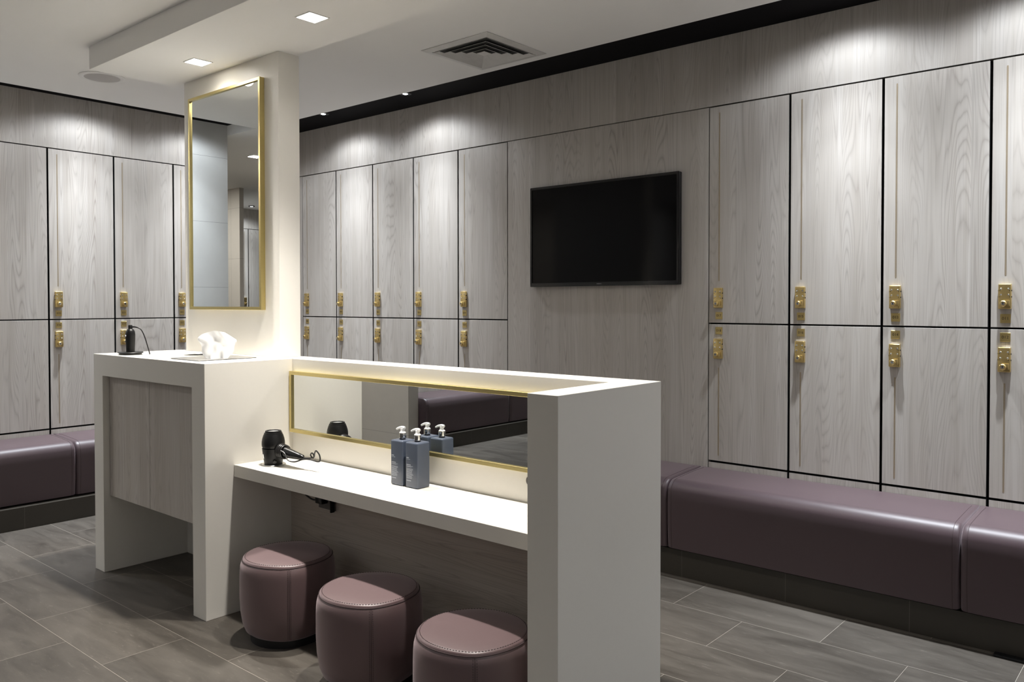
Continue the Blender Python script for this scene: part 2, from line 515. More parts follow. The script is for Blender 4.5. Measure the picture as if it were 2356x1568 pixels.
# ================================================================== SETTING
structure(box('floor', -12.2, XR + 0.1, YF - 0.1, YB + 0.25, -0.1, 0.0, M['floor'], origin=(0, 0, 0)))
# ceiling slab with open dark recesses along the lockers
bm = bmesh.new()
add_prism(bm, [(-6.222, 1.15), (-6.222, 3.949), (XR + 0.1, 3.949), (XR + 0.1, YF - 0.1), (-6.222, YF - 0.1), (-6.222, -0.86), (-6.8, -0.86), (-6.8, 1.15)], 'z', ZC, ZH - 0.002)
add_box(bm, -12.2, -6.8, YF - 0.1, YB + 0.25, ZC, ZH - 0.002)
structure(obj('ceiling', bm, M['ceil']))
structure(box('ceiling_recess', -12.2, XR + 0.1, YF - 0.1, YB + 0.25, ZH, ZH + 0.1, M['black']))
structure(box('ceiling_soffit', -4.978, -1.55, 2.048, 2.673, ZS, ZC, M['ceil'], bev=0.002))
structure(box('wall_back', XL - 0.2, XR + 0.1, YB + 0.14, YB + 0.25, 0, ZH, M['void']))
structure(box('wall_left', XL - 0.25, XL - 0.14, 1.15, YB + 0.14, 0, ZH, M['void']))
structure(box('wall_right', XR, XR + 0.1, YF, YB + 0.14, 0, ZH, M['wood']))
structure(box('wall_front', -12.1, XR, YF - 0.1, YF, 0, ZH, M['wood']))
structure(box('wall_far', XFAR - 0.5, XFAR - 0.14, YF, YB, 0, ZH, M['void']))
structure(box('wall_passage', -12.1, XL - 0.26, 2.2, 2.3, 0, ZC, M['wall']))
# wood fronts of the walls
DEP = 0.12
structure(box('trim_1', XL, XR, YB, YB + DEP, ZT + 0.004, ZH - 0.001, M['wood']))
structure(box('trim_2', XL - DEP, XL, 1.95, YB - 0.001, ZT + 0.004, ZH - 0.001, M['wood']))
structure(box('trim_3', -3.910, -2.319, YB, YB + DEP, 0.15, ZT - 0.002, M['wood']))
structure(box('trim_4', XL, -6.4205, YB, YB + DEP, 0.15, ZT - 0.002, M['wood']))
structure(box('trim_5', XL - DEP, XL, 4.412, YB - 0.001, 0.15, ZT - 0.002, M['wood']))
structure(box('trim_6', -0.336, XR, YB, YB + DEP, 0.15, ZT - 0.002, M['wood']))
# tile cladding either side of the passage in the left wall
structure(box('wall_tile_panel', XL - DEP, XL, 1.15, 1.949, 0, ZH - 0.001, M['tile'], origin=(XL - DEP, 1.15, 0)))
structure(box('wall_end', -8.30, -6.38, -0.86, -0.72, 0, ZC - 0.001, M['taupe'], origin=(-8.3, -0.86, 0)))
structure(box('wall_pier', -12.1, -9.555, -0.76, -0.70, 0, ZC, M['taupe']))
# plinths under the benches
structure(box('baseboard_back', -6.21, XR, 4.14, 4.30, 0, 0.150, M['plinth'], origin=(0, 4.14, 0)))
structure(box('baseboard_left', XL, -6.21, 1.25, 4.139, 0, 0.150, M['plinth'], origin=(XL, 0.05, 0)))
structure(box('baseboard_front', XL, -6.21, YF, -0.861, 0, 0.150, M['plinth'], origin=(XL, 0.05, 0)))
# the column the tall mirror hangs on
structure(box('wall_column', -4.85, -3.84, 2.557, 2.69, 1.257, ZS, M['cream'], bev=0.002))

# ================================================================== LOCKERS
LG = 'wood front lockers with brass combination locks'
def lock_parts(parent, zc):
    """brass combination lock on the door face (y=0, front towards -y)"""
    bm = bmesh.new(); add_box(bm, -0.0272, 0.0272, -0.019, 0.0, -0.0595, 0.0595, 0.0035, 3)
    k = obj('lock', bm, M['lockbrass'], parent, (0.067, 0, zc), smooth=True)
    for bx in (-0.0155, 0.0155):
        for bz in (0.008, 0.0365):
            bm = bmesh.new()
            add_lathe(bm, [(0.0, 0.0028), (0.0028, 0.0024), (0.0046, 0.0008), (0.0050, 0.0)], 14, Matrix.Rotation(PI / 2, 4, 'X'))
            obj('button', bm, M['chrome'], k, (bx, -0.0190, bz), smooth=True)
    for sx in (-1, 1):
        for bz in (0.0, 0.030):
            bm = bmesh.new()
            add_lathe(bm, [(0.0, -0.0035), (0.0085, -0.0035), (0.0095, 0.0), (0.0085, 0.0035), (0.0, 0.0035)], 18)
            obj('dial', bm, M['softplastic'], k, (sx * 0.0205, -0.010, bz - 0.002), smooth=True)
    bm = bmesh.new()
    Rx = Matrix.Rotation(PI / 2, 4, 'X')
    add_lathe(bm, [(0.0165, 0.0), (0.0165, 0.010), (0.0145, 0.020), (0.0115, 0.0225), (0.0, 0.0225)], 28, Matrix.Translation((-0.003, 0, 0)) @ Rx)
    add_box(bm, -0.003, 0.0225, -0.014, -0.0005, -0.0125, 0.0165, 0.003, 2)
    kn = obj('lock_knob', bm, M['lockbrass'], k, (0.0, -0.0190, -0.034), smooth=True)
    return k, kn
def keyhole(k):
    bm = bmesh.new()
    add_lathe(bm, [(0.0, 0.0), (0.0072, 0.0), (0.0072, 0.0006), (0.0, 0.0006)], 18, Matrix.Rotation(PI / 2, 4, 'X'))
    obj('key_cylinder', bm, M['chrome'], k, (-0.003, -0.0417, -0.034))
    bm = bmesh.new(); add_box(bm, -0.0012, 0.0012, -0.0010, 0, -0.0055, 0.0055)
    add_lathe(bm, [(0.0, 0.0), (0.0024, 0.0), (0.0024, 0.0010), (0.0, 0.0010)], 12, Matrix.Translation((0, 0, 0.003)) @ Matrix.Rotation(PI / 2, 4, 'X'))
    obj('keyhole', bm, M['void'], k, (-0.003, -0.0424, -0.034))

def make_locker(upper, W, gl=0.0065, gr=0.0065):
    """origin at the foot of the locker on the left seam, front at y=0"""
    t = thing('locker', 'locker', 'locker', (0, 0, 0), 0, LG)
    H = (ZT - ZM) if upper else (ZM - ZB)
    z0, z1 = (0.0045, H - 0.004) if upper else (0.006, H - 0.0045)
    bm = bmesh.new(); add_box(bm, 0.0006, W - 0.0006, 0.030, DEP - 0.002, 0.0008 if upper else -0.42, H - 0.0008)
    obj('body', bm, M['void'], t)
    bm = bmesh.new(); add_box(bm, 0, W - gl - gr, 0, 0.018, 0, z1 - z0, 0.0008, 1)
    black_edges(obj('door', bm, M['wood'], t, (gl, 0, z0)))
    if not upper:
        bm = bmesh.new(); add_box(bm, 0, W - gl - gr, 0, 0.018, 0, 0.43)
        black_edges(obj('plinth', bm, M['wood'], t, (gl, 0, -0.4355)))
    zs0, zs1 = (1.679 - ZM, 2.679 - ZM) if upper else (0.638 - ZB, 1.165 - ZB)
    bm = bmesh.new()
    pr = [(0.004 * math.cos(a), (zs1 - 0.004) + 0.004 * math.sin(a)) for a in [PI * i / 8 for i in range(9)]]
    pr += [(0.004 * math.cos(a), (zs0 + 0.004) + 0.004 * math.sin(a)) for a in [PI + PI * i / 8 for i in range(9)]]
    add_prism(bm, pr, 'y', -0.0007, 0.002)
    obj('brass_inlay', bm, M['inlay'], t, (0.067, 0, 0))
    k, kn = lock_parts(t, (1.580 if upper else 1.278) - ZM + (0 if upper else ZM - ZB))
    keyhole(k)
    zp = (1.4746 - ZM) if upper else (1.385 - ZB)
    bm = bmesh.new(); add_box(bm, -0.022, 0.022, -0.0035, 0, -0.0215, 0.0215, 0.0008, 1)
    obj('number_plate', bm, M['plate'], t, (0.0685, 0, zp))
    return t

def set_number(t, num):
    p = [c for c in t.children if c.name.startswith('number_plate')][0]
    bm = text_mesh(num, 0.0200)
    obj('number', bm, M['engraving'], p, (0, -0.0037, 0))

protos = {}
def place_locker(num, upper, loc, rz, W, label, gl=0.0065, gr=0.0065):
    key = (upper, round(W, 4), gl, gr)
    if key not in protos:
        t = make_locker(upper, W, gl, gr); protos[key] = t
        src = t
    else:
        src = protos[key]
        t = None
    if t is None:
        t = src.copy(); C.objects.link(t)
        for ch in list(src.children):
            c = ch.copy(); C.objects.link(c); c.parent = t
            for g in list(ch.children):
                if g.name.startswith('number'): continue
                d = g.copy(); C.objects.link(d); d.parent = c
    t.location = loc; t.rotation_euler = (0, 0, rz); t['label'] = label
    set_number(t, num)
    return t

seams_a = [-6.416, -5.918, -5.4195, -4.916, -4.414, -3.9135]
nums_a = [('027', '028'), ('025', '026'), ('023', '024'), ('021', '022'), ('019', '020')]
for i, (u, l) in enumerate(nums_a):
    W = seams_a[i + 1] - seams_a[i]
    gr = 0.003 if i == 4 else 0.006
    gl = 0.003 if i == 0 else 0.006
    place_locker(u, True, (seams_a[i], YB, ZM), 0, W, 'tall upper locker door with brass plate %s on the back wall left of the television' % u, gl, gr)
    place_locker(l, False, (seams_a[i], YB, ZB), 0, W, 'lower locker door with brass plate %s on the back wall left of the television' % l, gl, gr)
seams_b = [-2.316, -1.822, -1.3265, -0.8325, -0.338]
nums_b = [('017', '018'), ('015', '016'), ('013', '014'), ('011', '012')]
for i, (u, l) in enumerate(nums_b):
    W = seams_b[i + 1] - seams_b[i]
    gl = 0.003 if i == 0 else 0.0065
    place_locker(u, True, (seams_b[i], YB, ZM), 0, W, 'tall upper locker door with brass plate %s right of the television' % u, gl, 0.0065)
    place_locker(l, False, (seams_b[i], YB, ZB), 0, W, 'lower locker door with brass plate %s above the bench right of the television' % l, gl, 0.0065)
seams_c = [1.951, 2.439, 2.929, 3.4205, 3.912, 4.411]
nums_c = [('037', '038'), ('035', '036'), ('033', '034'), ('031', '032'), ('029', '030')]
for i, (u, l) in enumerate(nums_c):
    W = seams_c[i + 1] - seams_c[i]
    place_locker(u, True, (XL, seams_c[i], ZM), PI / 2, W, 'tall upper locker door with brass plate %s on the left wall' % u)
    place_locker(l, False, (XL, seams_c[i], ZB), PI / 2, W, 'lower locker door with brass plate %s on the left wall' % l)
# lockers beyond the passage, seen in the tall mirror
for i, (u, l) in enumerate((('055', '056'), ('053', '054'), ('051', '052'))):
    y = -2.576 + 0.49 * i
    place_locker(u, True, (XFAR, y, ZM), PI / 2, 0.49, 'tall locker in the far room seen in the tall mirror, %s from left' % ('first', 'second', 'third')[i])
    place_locker(l, False, (XFAR, y, ZB), PI / 2, 0.49, 'lower locker door in the far room beyond the passage, %s from left end' % ('first', 'second', 'third')[i])
structure(box('trim_7', XFAR - DEP, XFAR, YF, 1.5, ZT + 0.004, ZC - 0.001, M['wood']))
structure(box('trim_8', XFAR - DEP, XFAR, -1.10, 1.5, 0, ZT - 0.002, M['wood']))
structure(box('trim_9', XFAR - DEP, XFAR, YF, -2.58, 0, ZT - 0.002, M['wood']))
# wood wall above the bench behind the camera, seen low in the long mirror
structure(box('trim_10', XL - DEP, XL, YF, -0.862, 0.15, ZH - 0.001, M['wood']))

# ================================================================== BENCHES
BG = 'plum leatherette bench seats along the walls'
def bench(x0, x1, loc, rz, label):
    """local: length along x, back at y=0, front towards -y; z from the floor"""
    t = thing('bench', label, 'bench', loc, rz, BG)
    prof = [(-0.004, 0.156), (-0.385, 0.156), (-0.412, 0.162), (-0.424, 0.30), (-0.424, 0.44)]
    for i in range(1, 9):                                   # rounded front top edge
        a = PI * 0.5 * i / 8
        prof.append((-0.424 + 0.075 * (1 - math.cos(a)), 0.475 + 0.075 * math.sin(a)))
    prof += [(-0.25, 0.556), (-0.12, 0.562), (-0.004, 0.562)]
    bm = bmesh.new()
    g = 0.0035
    L = x1 - x0
    n = 26
    t_ = bmesh.new()
    xs = [g, g + .004, g + .012, g + .03] + [g + .03 + (L - 2 * g - .06) * i / n for i in range(1, n)] + [L - g - .03, L - g - .012, L - g - .004, L - g]
    ins = [0.014, 0.006, 0.002, 0.0] + [0.0] * (n - 1) + [0.0, 0.002, 0.006, 0.014]
    cy, cz = -0.2, 0.35
    rings = []
    for x, s in zip(xs, ins):
        ring = []
        for (y, z) in prof:
            v = Vector((y - cy, z - cz))
            d = v.length
            v = v * (1 - s / d) if y < -0.01 else v
            ring.append(t_.verts.new((x0 + x, cy + v.x, cz + v.y)))
        rings.append(ring)
    k = len(prof)
    for a, b in zip(rings, rings[1:]):
        for i in range(k):
            t_.faces.new((a[i], a[(i + 1) % k], b[(i + 1) % k], b[i]))
    t_.faces.new(rings[0]); t_.faces.new(rings[-1][::-1])
    merge(bm, t_)
    obj('upholstery', bm, M['leather'], t, smooth=True)
    # twin stitch lines beside each end, following the profile
    for x in (x0 + 0.030, x1 - 0.030):
        bm = bmesh.new()
        path = [(x, y, z) for (y, z) in prof[2:]]
        pts = []
        for a, b in zip(path, path[1:]):
            for u in (0, .25, .5, .75): pts.append(Vector(a).lerp(Vector(b), u))
        add_tube(bm, pts, 0.0011, 5)
        obj('seam_stitching', bm, M['thread'], t)
    return t
names_b = [(-5.37, -3.865, 'plum bench seat by the back wall behind the vanity, near the corner'),
           (-3.865, -2.358, 'plum bench seat under the television, mostly behind the vanity end panel'),
           (-2.358, -0.862, 'long plum bench seat in full view below lockers 018 to 014'),
           (-0.862, 0.645, 'plum bench seat below locker 012, cut off by the photo edge at right'),
           (0.645, 2.15, 'plum bench seat at the far right end of the back wall')]
for x0, x1, lab in names_b:
    bench(x0, x1, (0, YB, 0), 0, lab)
bench(1.26, 2.458, (XL, 0, 0), PI / 2, 'plum bench seat at the left edge of the photo below locker 036')
bench(2.458, 3.965, (XL, 0, 0), PI / 2, 'plum bench seat on the left wall partly hidden by the white cabinet')
bench(-2.20, -0.865, (XL, 0, 0), PI / 2, 'plum bench seat beyond the passage, shown in the long mirror beside the tile pier')
bench(-3.39, -2.20, (XL, 0, 0), PI / 2, 'plum bench seat shown at the right end of the long mirror')

# ================================================================== VANITY: cabinet, divider, counter
YV0, YV1 = 2.052, 2.700
cab = thing('vanity_cabinet', 'white waist high cabinet with two wood doors under the tall mirror', 'cabinet', (-4.343, 2.37, 0))
def lb(o_parent, name, x0, x1, y0, y1, z0, z1, mat, bev=0.0):
    px, py, pz = o_parent.location
    bm = bmesh.new()
    ox, oy, oz = x0, y0, z0
    add_box(bm, 0, x1 - x0, 0, y1 - y0, 0, z1 - z0, bev)
    return obj(name, bm, mat, o_parent, (ox - px, oy - py, oz - pz))
bm = bmesh.new()
add_prism(bm, [(-4.968, 0), (-4.851, 0), (-4.851, 1.134), (-3.841, 1.134), (-3.841, 0), (-3.719, 0), (-3.719, 1.257), (-4.968, 1.257)], 'y', YV0, YV1, 0.0015, 1)
bm.transform(Matrix.Translation((4.343, -2.37, 0)))
obj('carcass', bm, M['cream'], cab)
lb(cab, 'back_panel', -4.8505, -3.8415, 2.556, 2.69, 0.0, 1.1335, M['cream'])
lb(cab, 'cupboard_box', -4.8500, -3.8420, 2.108, 2.555, 0.442, 1.1330, M['wood'])
lb(cab, 'door', -4.8475, -4.3585, 2.087, 2.1065, 0.440, 1.1310, M['wood'], 0.0008)
lb(cab, 'door', -4.3555, -3.8445, 2.087, 2.1065, 0.440, 1.1310, M['wood'], 0.0008)

van = thing('vanity_desk', 'cream vanity desk with low dividing wall, white counter and tall end panel', 'vanity desk', (-2.65, 2.45, 0))
lb(van, 'dividing_wall', -3.7185, -1.7025, 2.551, YV1, 0, 1.2565, M['cream'], 0.0012)
bm = bmesh.new()
ep = lb(van, 'end_panel', -1.702, -1.576, 2.0645, YV1 + 0.0005, 0, 1.257, M['cream'], 0.0015)
lb(van, 'counter_top', -3.7180, -1.7030, 2.207, 2.5500, 0.684, 0.744, M['cream'], 0.0015)
lb(van, 'wood_backing', -3.7175, -1.7035, 2.541, 2.5505, 0.0, 0.683, M['wood_h'])

def mirror(name, label, x0, x1, z0, z1, yfront, yback, bar):
    t = thing(name, label, 'mirror', ((x0 + x1) / 2, yback, z0))
    cx = (x0 + x1) / 2
    bm = bmesh.new()
    a, b, h = x0 - cx, x1 - cx, z1 - z0
    D = yback - yfront - 0.0006
    # mitred bars, outer lip then a small inner step
    def ring(o, yA, yB):
        return (o, yA, yB)
    outer = [(a, 0), (b, 0), (b, h), (a, h)]
    inner = [(a + bar, bar), (b - bar, bar), (b - bar, h - bar), (a + bar, h - bar)]
    t_ = bmesh.new()
    of = [t_.verts.new((p[0], -D, p[1])) for p in outer]
    ob = [t_.verts.new((p[0], 0, p[1])) for p in outer]
    inf = [t_.verts.new((p[0], -D, p[1])) for p in inner]
    inb = [t_.verts.new((p[0], 0, p[1])) for p in inner]
    for i in range(4):
        j = (i + 1) % 4
        t_.faces.new((of[i], of[j], inf[j], inf[i])); t_.faces.new((of[j], of[i], ob[i], ob[j]))
        t_.faces.new((inf[i], inf[j], inb[j], inb[i])); t_.faces.new((ob[i], inb[i], inb[j], ob[j]))
    bmesh.ops.recalc_face_normals(t_, faces=t_.faces[:])
    bmesh.ops.bevel(t_, geom=t_.edges[:], offset=0.0008, segments=1, affect='EDGES')
    merge(bm, t_)
    obj('frame', bm, M['brass'], t, (0, -0.0005, 0))
    bm = bmesh.new(); add_box(bm, a + bar + .0008, b - bar - .0008, -D + 0.009, -D + 0.013, bar + .0008, h - bar - .0008)
    obj('mirror_glass', bm, M['mirror'], t)
    return t
mirror('wall_mirror', 'tall brass framed mirror on the cream column above the cabinet', -4.749, -3.973, 1.513, 2.785, 2.527, 2.557, 0.0165)
mirror('wall_mirror', 'long low brass framed mirror on the dividing wall above the counter', -3.712, -1.713, 0.872, 1.193, 2.526, 2.551, 0.0185)

# ================================================================== STOOLS
SGRP = 'round plum stools under the counter'
def make_stool():
    t = thing('stool', '', 'stool', (0, 0, 0), 0, SGRP)
    Rr = 0.217
    def rf(a):                                     # a soft corner where the side seam meets the top
        d = math.atan2(math.sin(a), math.cos(a))
        return 1 + 0.040 * math.exp(-(d / 0.30) ** 2) - 0.012 * math.exp(-((abs(d) - 0.75) / 0.35) ** 2)
    prof = [(0.15, 0.034), (Rr * 0.80, 0.036), (Rr * 0.885, 0.050), (Rr * 0.945, 0.085), (Rr * 0.985, 0.14), (Rr * 1.0, 0.20), (Rr * 1.0, 0.27),
            (Rr * 0.995, 0.315), (Rr * 0.985, 0.340), (Rr * 0.965, 0.358), (Rr * 0.945, 0.368), (Rr * 0.93, 0.372)]
    bm = bmesh.new(); add_lathe(bm, prof, 64, rfun=rf)
    obj('side_cover', bm, M['stoolleather'], t, smooth=True)
    top = [(Rr * 0.93, 0.3725), (Rr * 0.925, 0.3775), (Rr * 0.91, 0.381), (Rr * 0.85, 0.3845), (Rr * 0.6, 0.389), (Rr * 0.3, 0.391), (0.0, 0.3915)]
    bm = bmesh.new(); add_lathe(bm, top, 64, rfun=rf)
    obj('seat_top', bm, M['stoolleather'], t, smooth=True)
    bm = bmesh.new()
    pts = [(Rr * 0.938 * rf(2 * PI * i / 72) * math.cos(2 * PI * i / 72), Rr * 0.938 * rf(2 * PI * i / 72) * math.sin(2 * PI * i / 72), 0.3715) for i in range(72)]
    add_tube(bm, pts, 0.0022, 6, closed=True)
    obj('welt', bm, M['thread'], t)
    # top stitches just inside the welt, one ring of short stitches
    bm = bmesh.new()
    ns = 110
    for i in range(ns):
        a0, a1 = 2 * PI * i / ns, 2 * PI * (i + 0.6) / ns
        add_tube(bm, [(Rr * 0.885 * rf(a) * math.cos(a), Rr * 0.885 * rf(a) * math.sin(a), 0.3832) for a in (a0, a1)], 0.0011, 4)
    obj('top_stitching', bm, M['thread'], t)
    # side seams with twin stitching, front and back
    bm = bmesh.new()
    for base_a in (0.0, PI):
        for off, rad in ((0.0, 0.0011), (-0.030, 0.0009), (0.030, 0.0009)):
            a = base_a + off
            pth = [((r + 0.0004) * rf(a) * math.cos(a), (r + 0.0004) * rf(a) * math.sin(a), z) for r, z in prof[2:]]
            if off == 0:
                add_tube(bm, pth, rad, 5)
            else:
                dense = []
                for p, q in zip(pth, pth[1:]):
                    k = max(1, int((Vector(q) - Vector(p)).length / 0.0075))
                    for i in range(k): dense.append((Vector(p).lerp(Vector(q), i / k), Vector(p).lerp(Vector(q), (i + 0.6) / k)))
                for p, q in dense: add_tube(bm, [p, q], rad, 4)
    obj('side_seam', bm, M['thread'], t)
    bm = bmesh.new(); add_lathe(bm, [(0.0, 0.0), (0.170, 0.0), (0.172, 0.036), (0.0, 0.036)], 48)
    obj('base', bm, M['stoolbase'], t, smooth=True)
    return t
st = make_stool()
spots = [((-3.287, 2.226, 0), 'plum leatherette stool nearest the white cabinet, leftmost of the three'),
         ((-2.630, 2.172, 0), 'plum leatherette stool between the other two under the counter'),
         ((-2.010, 2.135, 0), 'plum leatherette stool beside the tall end panel, partly hidden by it')]
for i, (p, lab) in enumerate(spots):
    a = math.atan2(-p[1], -p[0]) + 0.02           # the side seam faces the room corner where the photo was taken
    if i == 0:
        st.location = p; st.rotation_euler = (0, 0, a); st['label'] = lab
    else:
        dup(st, p, a, lab)

# ================================================================== HAIR DRYER
dz = 0.744
hold = thing('dryer_holder', 'black cup holder on a steel ring holding the hair dryer on the counter', 'holder', (-3.573, 2.338, dz))
bm = bmesh.new(); add_lathe(bm, [(0.0, 0.0005), (0.059, 0.0005), (0.061, 0.002), (0.058, 0.005), (0.044, 0.0062), (0.0, 0.0062)], 40)
obj('base_ring', bm, M['steel'], hold, smooth=True)
bm = bmesh.new()
add_lathe(bm, [(0.0, 0.0065), (0.0435, 0.0065), (0.046, 0.018), (0.0515, 0.055), (0.0545, 0.080), (0.0555, 0.083), (0.053, 0.083), (0.049, 0.055), (0.041, 0.012), (0.0, 0.012)], 40)
obj('cup', bm, M['softplastic'], hold, smooth=True)
bm = bmesh.new()
add_prism(bm, [(-0.008, -0.010), (0.008, -0.010), (0.0085, 0.012), (-0.0085, 0.012), (-0.0085, -0.006)], 'y', -0.0012, 0.0012)
ab = math.atan2(-0.66, 0.15) - 0.55
obj('badge', bm, M['badge'], hold, (0.0505 * math.cos(ab), 0.0505 * math.sin(ab), 0.046), rot=(math.radians(8), 0, ab + PI / 2))
bm = bmesh.new(); add_lathe(bm, [(0.0, 0.0), (0.0095, 0.0), (0.0095, 0.006), (0.007, 0.008), (0.0, 0.008)], 18, Matrix.Rotation(PI / 2, 4, 'Y'))
aw = 0.05
obj('screw_cap', bm, M['plastic'], hold, (0.0455, -0.022, 0.022), rot=(0, 0, -0.6), smooth=True)

dry = thing('hair_dryer', 'black hair dryer standing nose down in its holder on the counter', 'hair dryer', (-3.573, 2.338, dz + 0.0135))
bm = bmesh.new()
add_lathe(bm, [(0.0, 0.0), (0.036, 0.0), (0.0405, 0.012), (0.047, 0.05), (0.0520, 0.074), (0.0555, 0.080), (0.0565, 0.092), (0.0560, 0.104), (0.0535, 0.118),
               (0.0485, 0.134), (0.0455, 0.141), (0.0445, 0.1412), (0.0445, 0.1435), (0.0435, 0.147), (0.0400, 0.1475), (0.0400, 0.151), (0.0385, 0.1565), (0.0330, 0.1575),
               (0.0310, 0.1550), (0.0310, 0.150), (0.0, 0.150)], 48)
obj('body', bm, M['softplastic'], dry, smooth=True)
bm = bmesh.new(); add_lathe(bm, [(0.0, 0.0), (0.0308, 0.0), (0.0308, 0.002), (0.02, 0.0032), (0.0, 0.0036)], 32)
obj('inlet_grille', bm, M['grille'], dry, (0, 0, 0.1502), smooth=True)
hd = Vector((1.0, 0.10, -0.11)).normalized()
h0 = Vector((0.038, 0.003, 0.064))
bm = bmesh.new()
pts = [h0 + hd * s for s in (0.0, 0.020, 0.045, 0.075, 0.115, 0.150, 0.180, 0.186)]
add_tube(bm, pts, [0.028, 0.029, 0.0275, 0.0245, 0.0205, 0.0165, 0.013, 0.008], 24)
obj('handle', bm, M['plastic'], dry, smooth=True)
bm = bmesh.new()
def ringpts(c, d, r, n=24):
    s = d.cross(Vector((0, 0, 1))).normalized(); u = s.cross(d).normalized()
    return [c + r * (math.cos(2 * PI * i / n) * s + math.sin(2 * PI * i / n) * u) for i in range(n)]
for s, r in ((0.022, 0.033), (0.032, 0.033), (0.042, 0.0325), (0.053, 0.0315)):     # cord wound round the handle
    add_tube(bm, ringpts(h0 + hd * s, (hd + Vector((0, 0, 0.12))).normalized(), r), 0.0042, 8, closed=True)
lp = [h0 + hd * 0.055 + Vector((0, -0.030, 0.012)), h0 + hd * 0.085 + Vector((0, -0.030, 0.005)), h0 + hd * 0.110 + Vector((0, -0.030, -0.022)),
      h0 + hd * 0.150 + Vector((0, -0.022, -0.024)), h0 + hd * 0.190 + Vector((0, -0.006, -0.006)), h0 + hd * 0.235 + Vector((0, 0, 0.002)),
      h0 + hd * 0.285 + Vector((0, 0.0, 0.003)), h0 + hd * 0.304 + Vector((0, 0.0, 0.012)), h0 + hd * 0.300 + Vector((0, 0.0, 0.038)), h0 + hd * 0.278 + Vector((0, 0.0, 0.053)),
      h0 + hd * 0.265 + Vector((0, 0.002, 0.040)), h0 + hd * 0.258 + Vector((0, 0.004, 0.020)), h0 + hd * 0.246 + Vector((0, 0.005, 0.012)),
      h0 + hd * 0.232 + Vector((0, 0.005, 0.022)), h0 + hd * 0.240 + Vector((0, 0.005, 0.034)), h0 + hd * 0.252 + Vector((0, 0.005, 0.030)),
      h0 + hd * 0.252 + Vector((0, 0.006, 0.016)), h0 + hd * 0.225 + Vector((0, 0.006, 0.006)), h0 + hd * 0.186]
add_tube(bm, spline(lp, 7), 0.0036, 8)
obj('cord', bm, M['cable'], dry, smooth=True)

# ================================================================== PUMP BOTTLES
def make_bottle():
    t = thing('pump_bottle', '', 'bottle', (0, 0, 0), 0, 'square blue pump bottles on the counter')
    hx, hy, H = 0.0395, 0.0375, 0.200
    bm = bmesh.new(); add_box(bm, -hx, hx, -hy, hy, 0.0005, H, 0.0075, 4)
    bd = obj('bottle_body', bm, M['bottle'], t, smooth=True)
    bm = bmesh.new()
    yf = -hy - 0.0004
    def strip(x0, x1, z, h): add_box(bm, x0, x1, yf, yf + 0.0006, z, z + h)
    random.seed(11)
    strip(-0.030, -0.016, 0.130, 0.0035); strip(-0.030, -0.008, 0.1245, 0.0012)
    obj('printed_mark', bm, M['print'], t)
    bm = bmesh.new()
    strip(-0.030, -0.004, 0.100, 0.0028); strip(-0.030, 0.010, 0.0950, 0.0012); strip(-0.030, 0.000, 0.0920, 0.0012)
    for i in range(11):                                      # small print, too fine to read
        x = -0.030
        while x < 0.008 - random.random() * 0.006:
            wl = 0.003 + random.random() * 0.005
            strip(x, x + wl, 0.084 - i * 0.0042, 0.0016); x += wl + 0.0012
    strip(-0.030, -0.002, 0.0310, 0.0028)
    obj('printed_label', bm, M['print'], t)
    bm = bmesh.new(); add_lathe(bm, [(0.0, 0.0), (0.0135, 0.0), (0.0135, 0.006), (0.0, 0.006)], 24)
    obj('neck', bm, M['void'], t, (0, 0, H + 0.0002))
    bm = bmesh.new()
    add_lathe(bm, [(0.0, 0.0), (0.0158, 0.0), (0.0160, 0.001), (0.0160, 0.0215), (0.0150, 0.0225), (0.0, 0.0225)], 20,
              rfun=lambda a: 1 + 0.03 * math.cos(8 * a))
    obj('collar', bm, M['chrome'], t, (0, 0, H + 0.0055), smooth=True)
    bm = bmesh.new()
    add_lathe(bm, [(0.0, 0.0), (0.0145, 0.0), (0.0145, 0.003), (0.0100, 0.0065), (0.0092, 0.009), (0.0092, 0.020), (0.0, 0.022)], 24)
    arm = spline([(0.013, 0, 0.0215), (0.004, 0, 0.0245), (-0.010, 0, 0.0235), (-0.026, 0, 0.0195), (-0.039, 0, 0.0135)], 5)
    add_tube(bm, arm, [0.0070 - 0.0026 * i / (len(arm) - 1) for i in range(len(arm))], 12)
    obj('pump_head', bm, M['pump'], t, (0, 0, H + 0.0282), smooth=True)
    return t
bt = make_bottle()
bt.location = (-2.652, 2.461, dz); bt['label'] = 'square blue pump bottle nearer the end panel, front one of the pair on the counter'
dup(bt, (-2.748, 2.460, dz), 0.0, 'square blue pump bottle nearer the hair dryer, back one of the pair on the counter')

# ================================================================== CABINET TOP: tissue, plates, styling tool
zt = 1.257
pl = thing('tissue_plate', 'flat steel tissue dispenser plate on the cabinet top', 'tissue dispenser', (-4.047, 2.290, zt))
bm = bmesh.new()
t_ = bmesh.new()
o_ = [(-0.150, -0.172), (0.150, -0.172), (0.150, 0.172), (-0.150, 0.172)]
add_box(bm, -0.150, 0.150, -0.172, 0.172, 0.003, 0.0055, 0.0008, 1)
t_.free()
obj('cover', bm, M['steel'], pl)
bm = bmesh.new(); add_box(bm, -0.142, 0.142, -0.164, 0.164, 0.0, 0.003)  # black slab in place of the shadow under the cover's overhang
obj('cover_shade', bm, M['void'], pl)

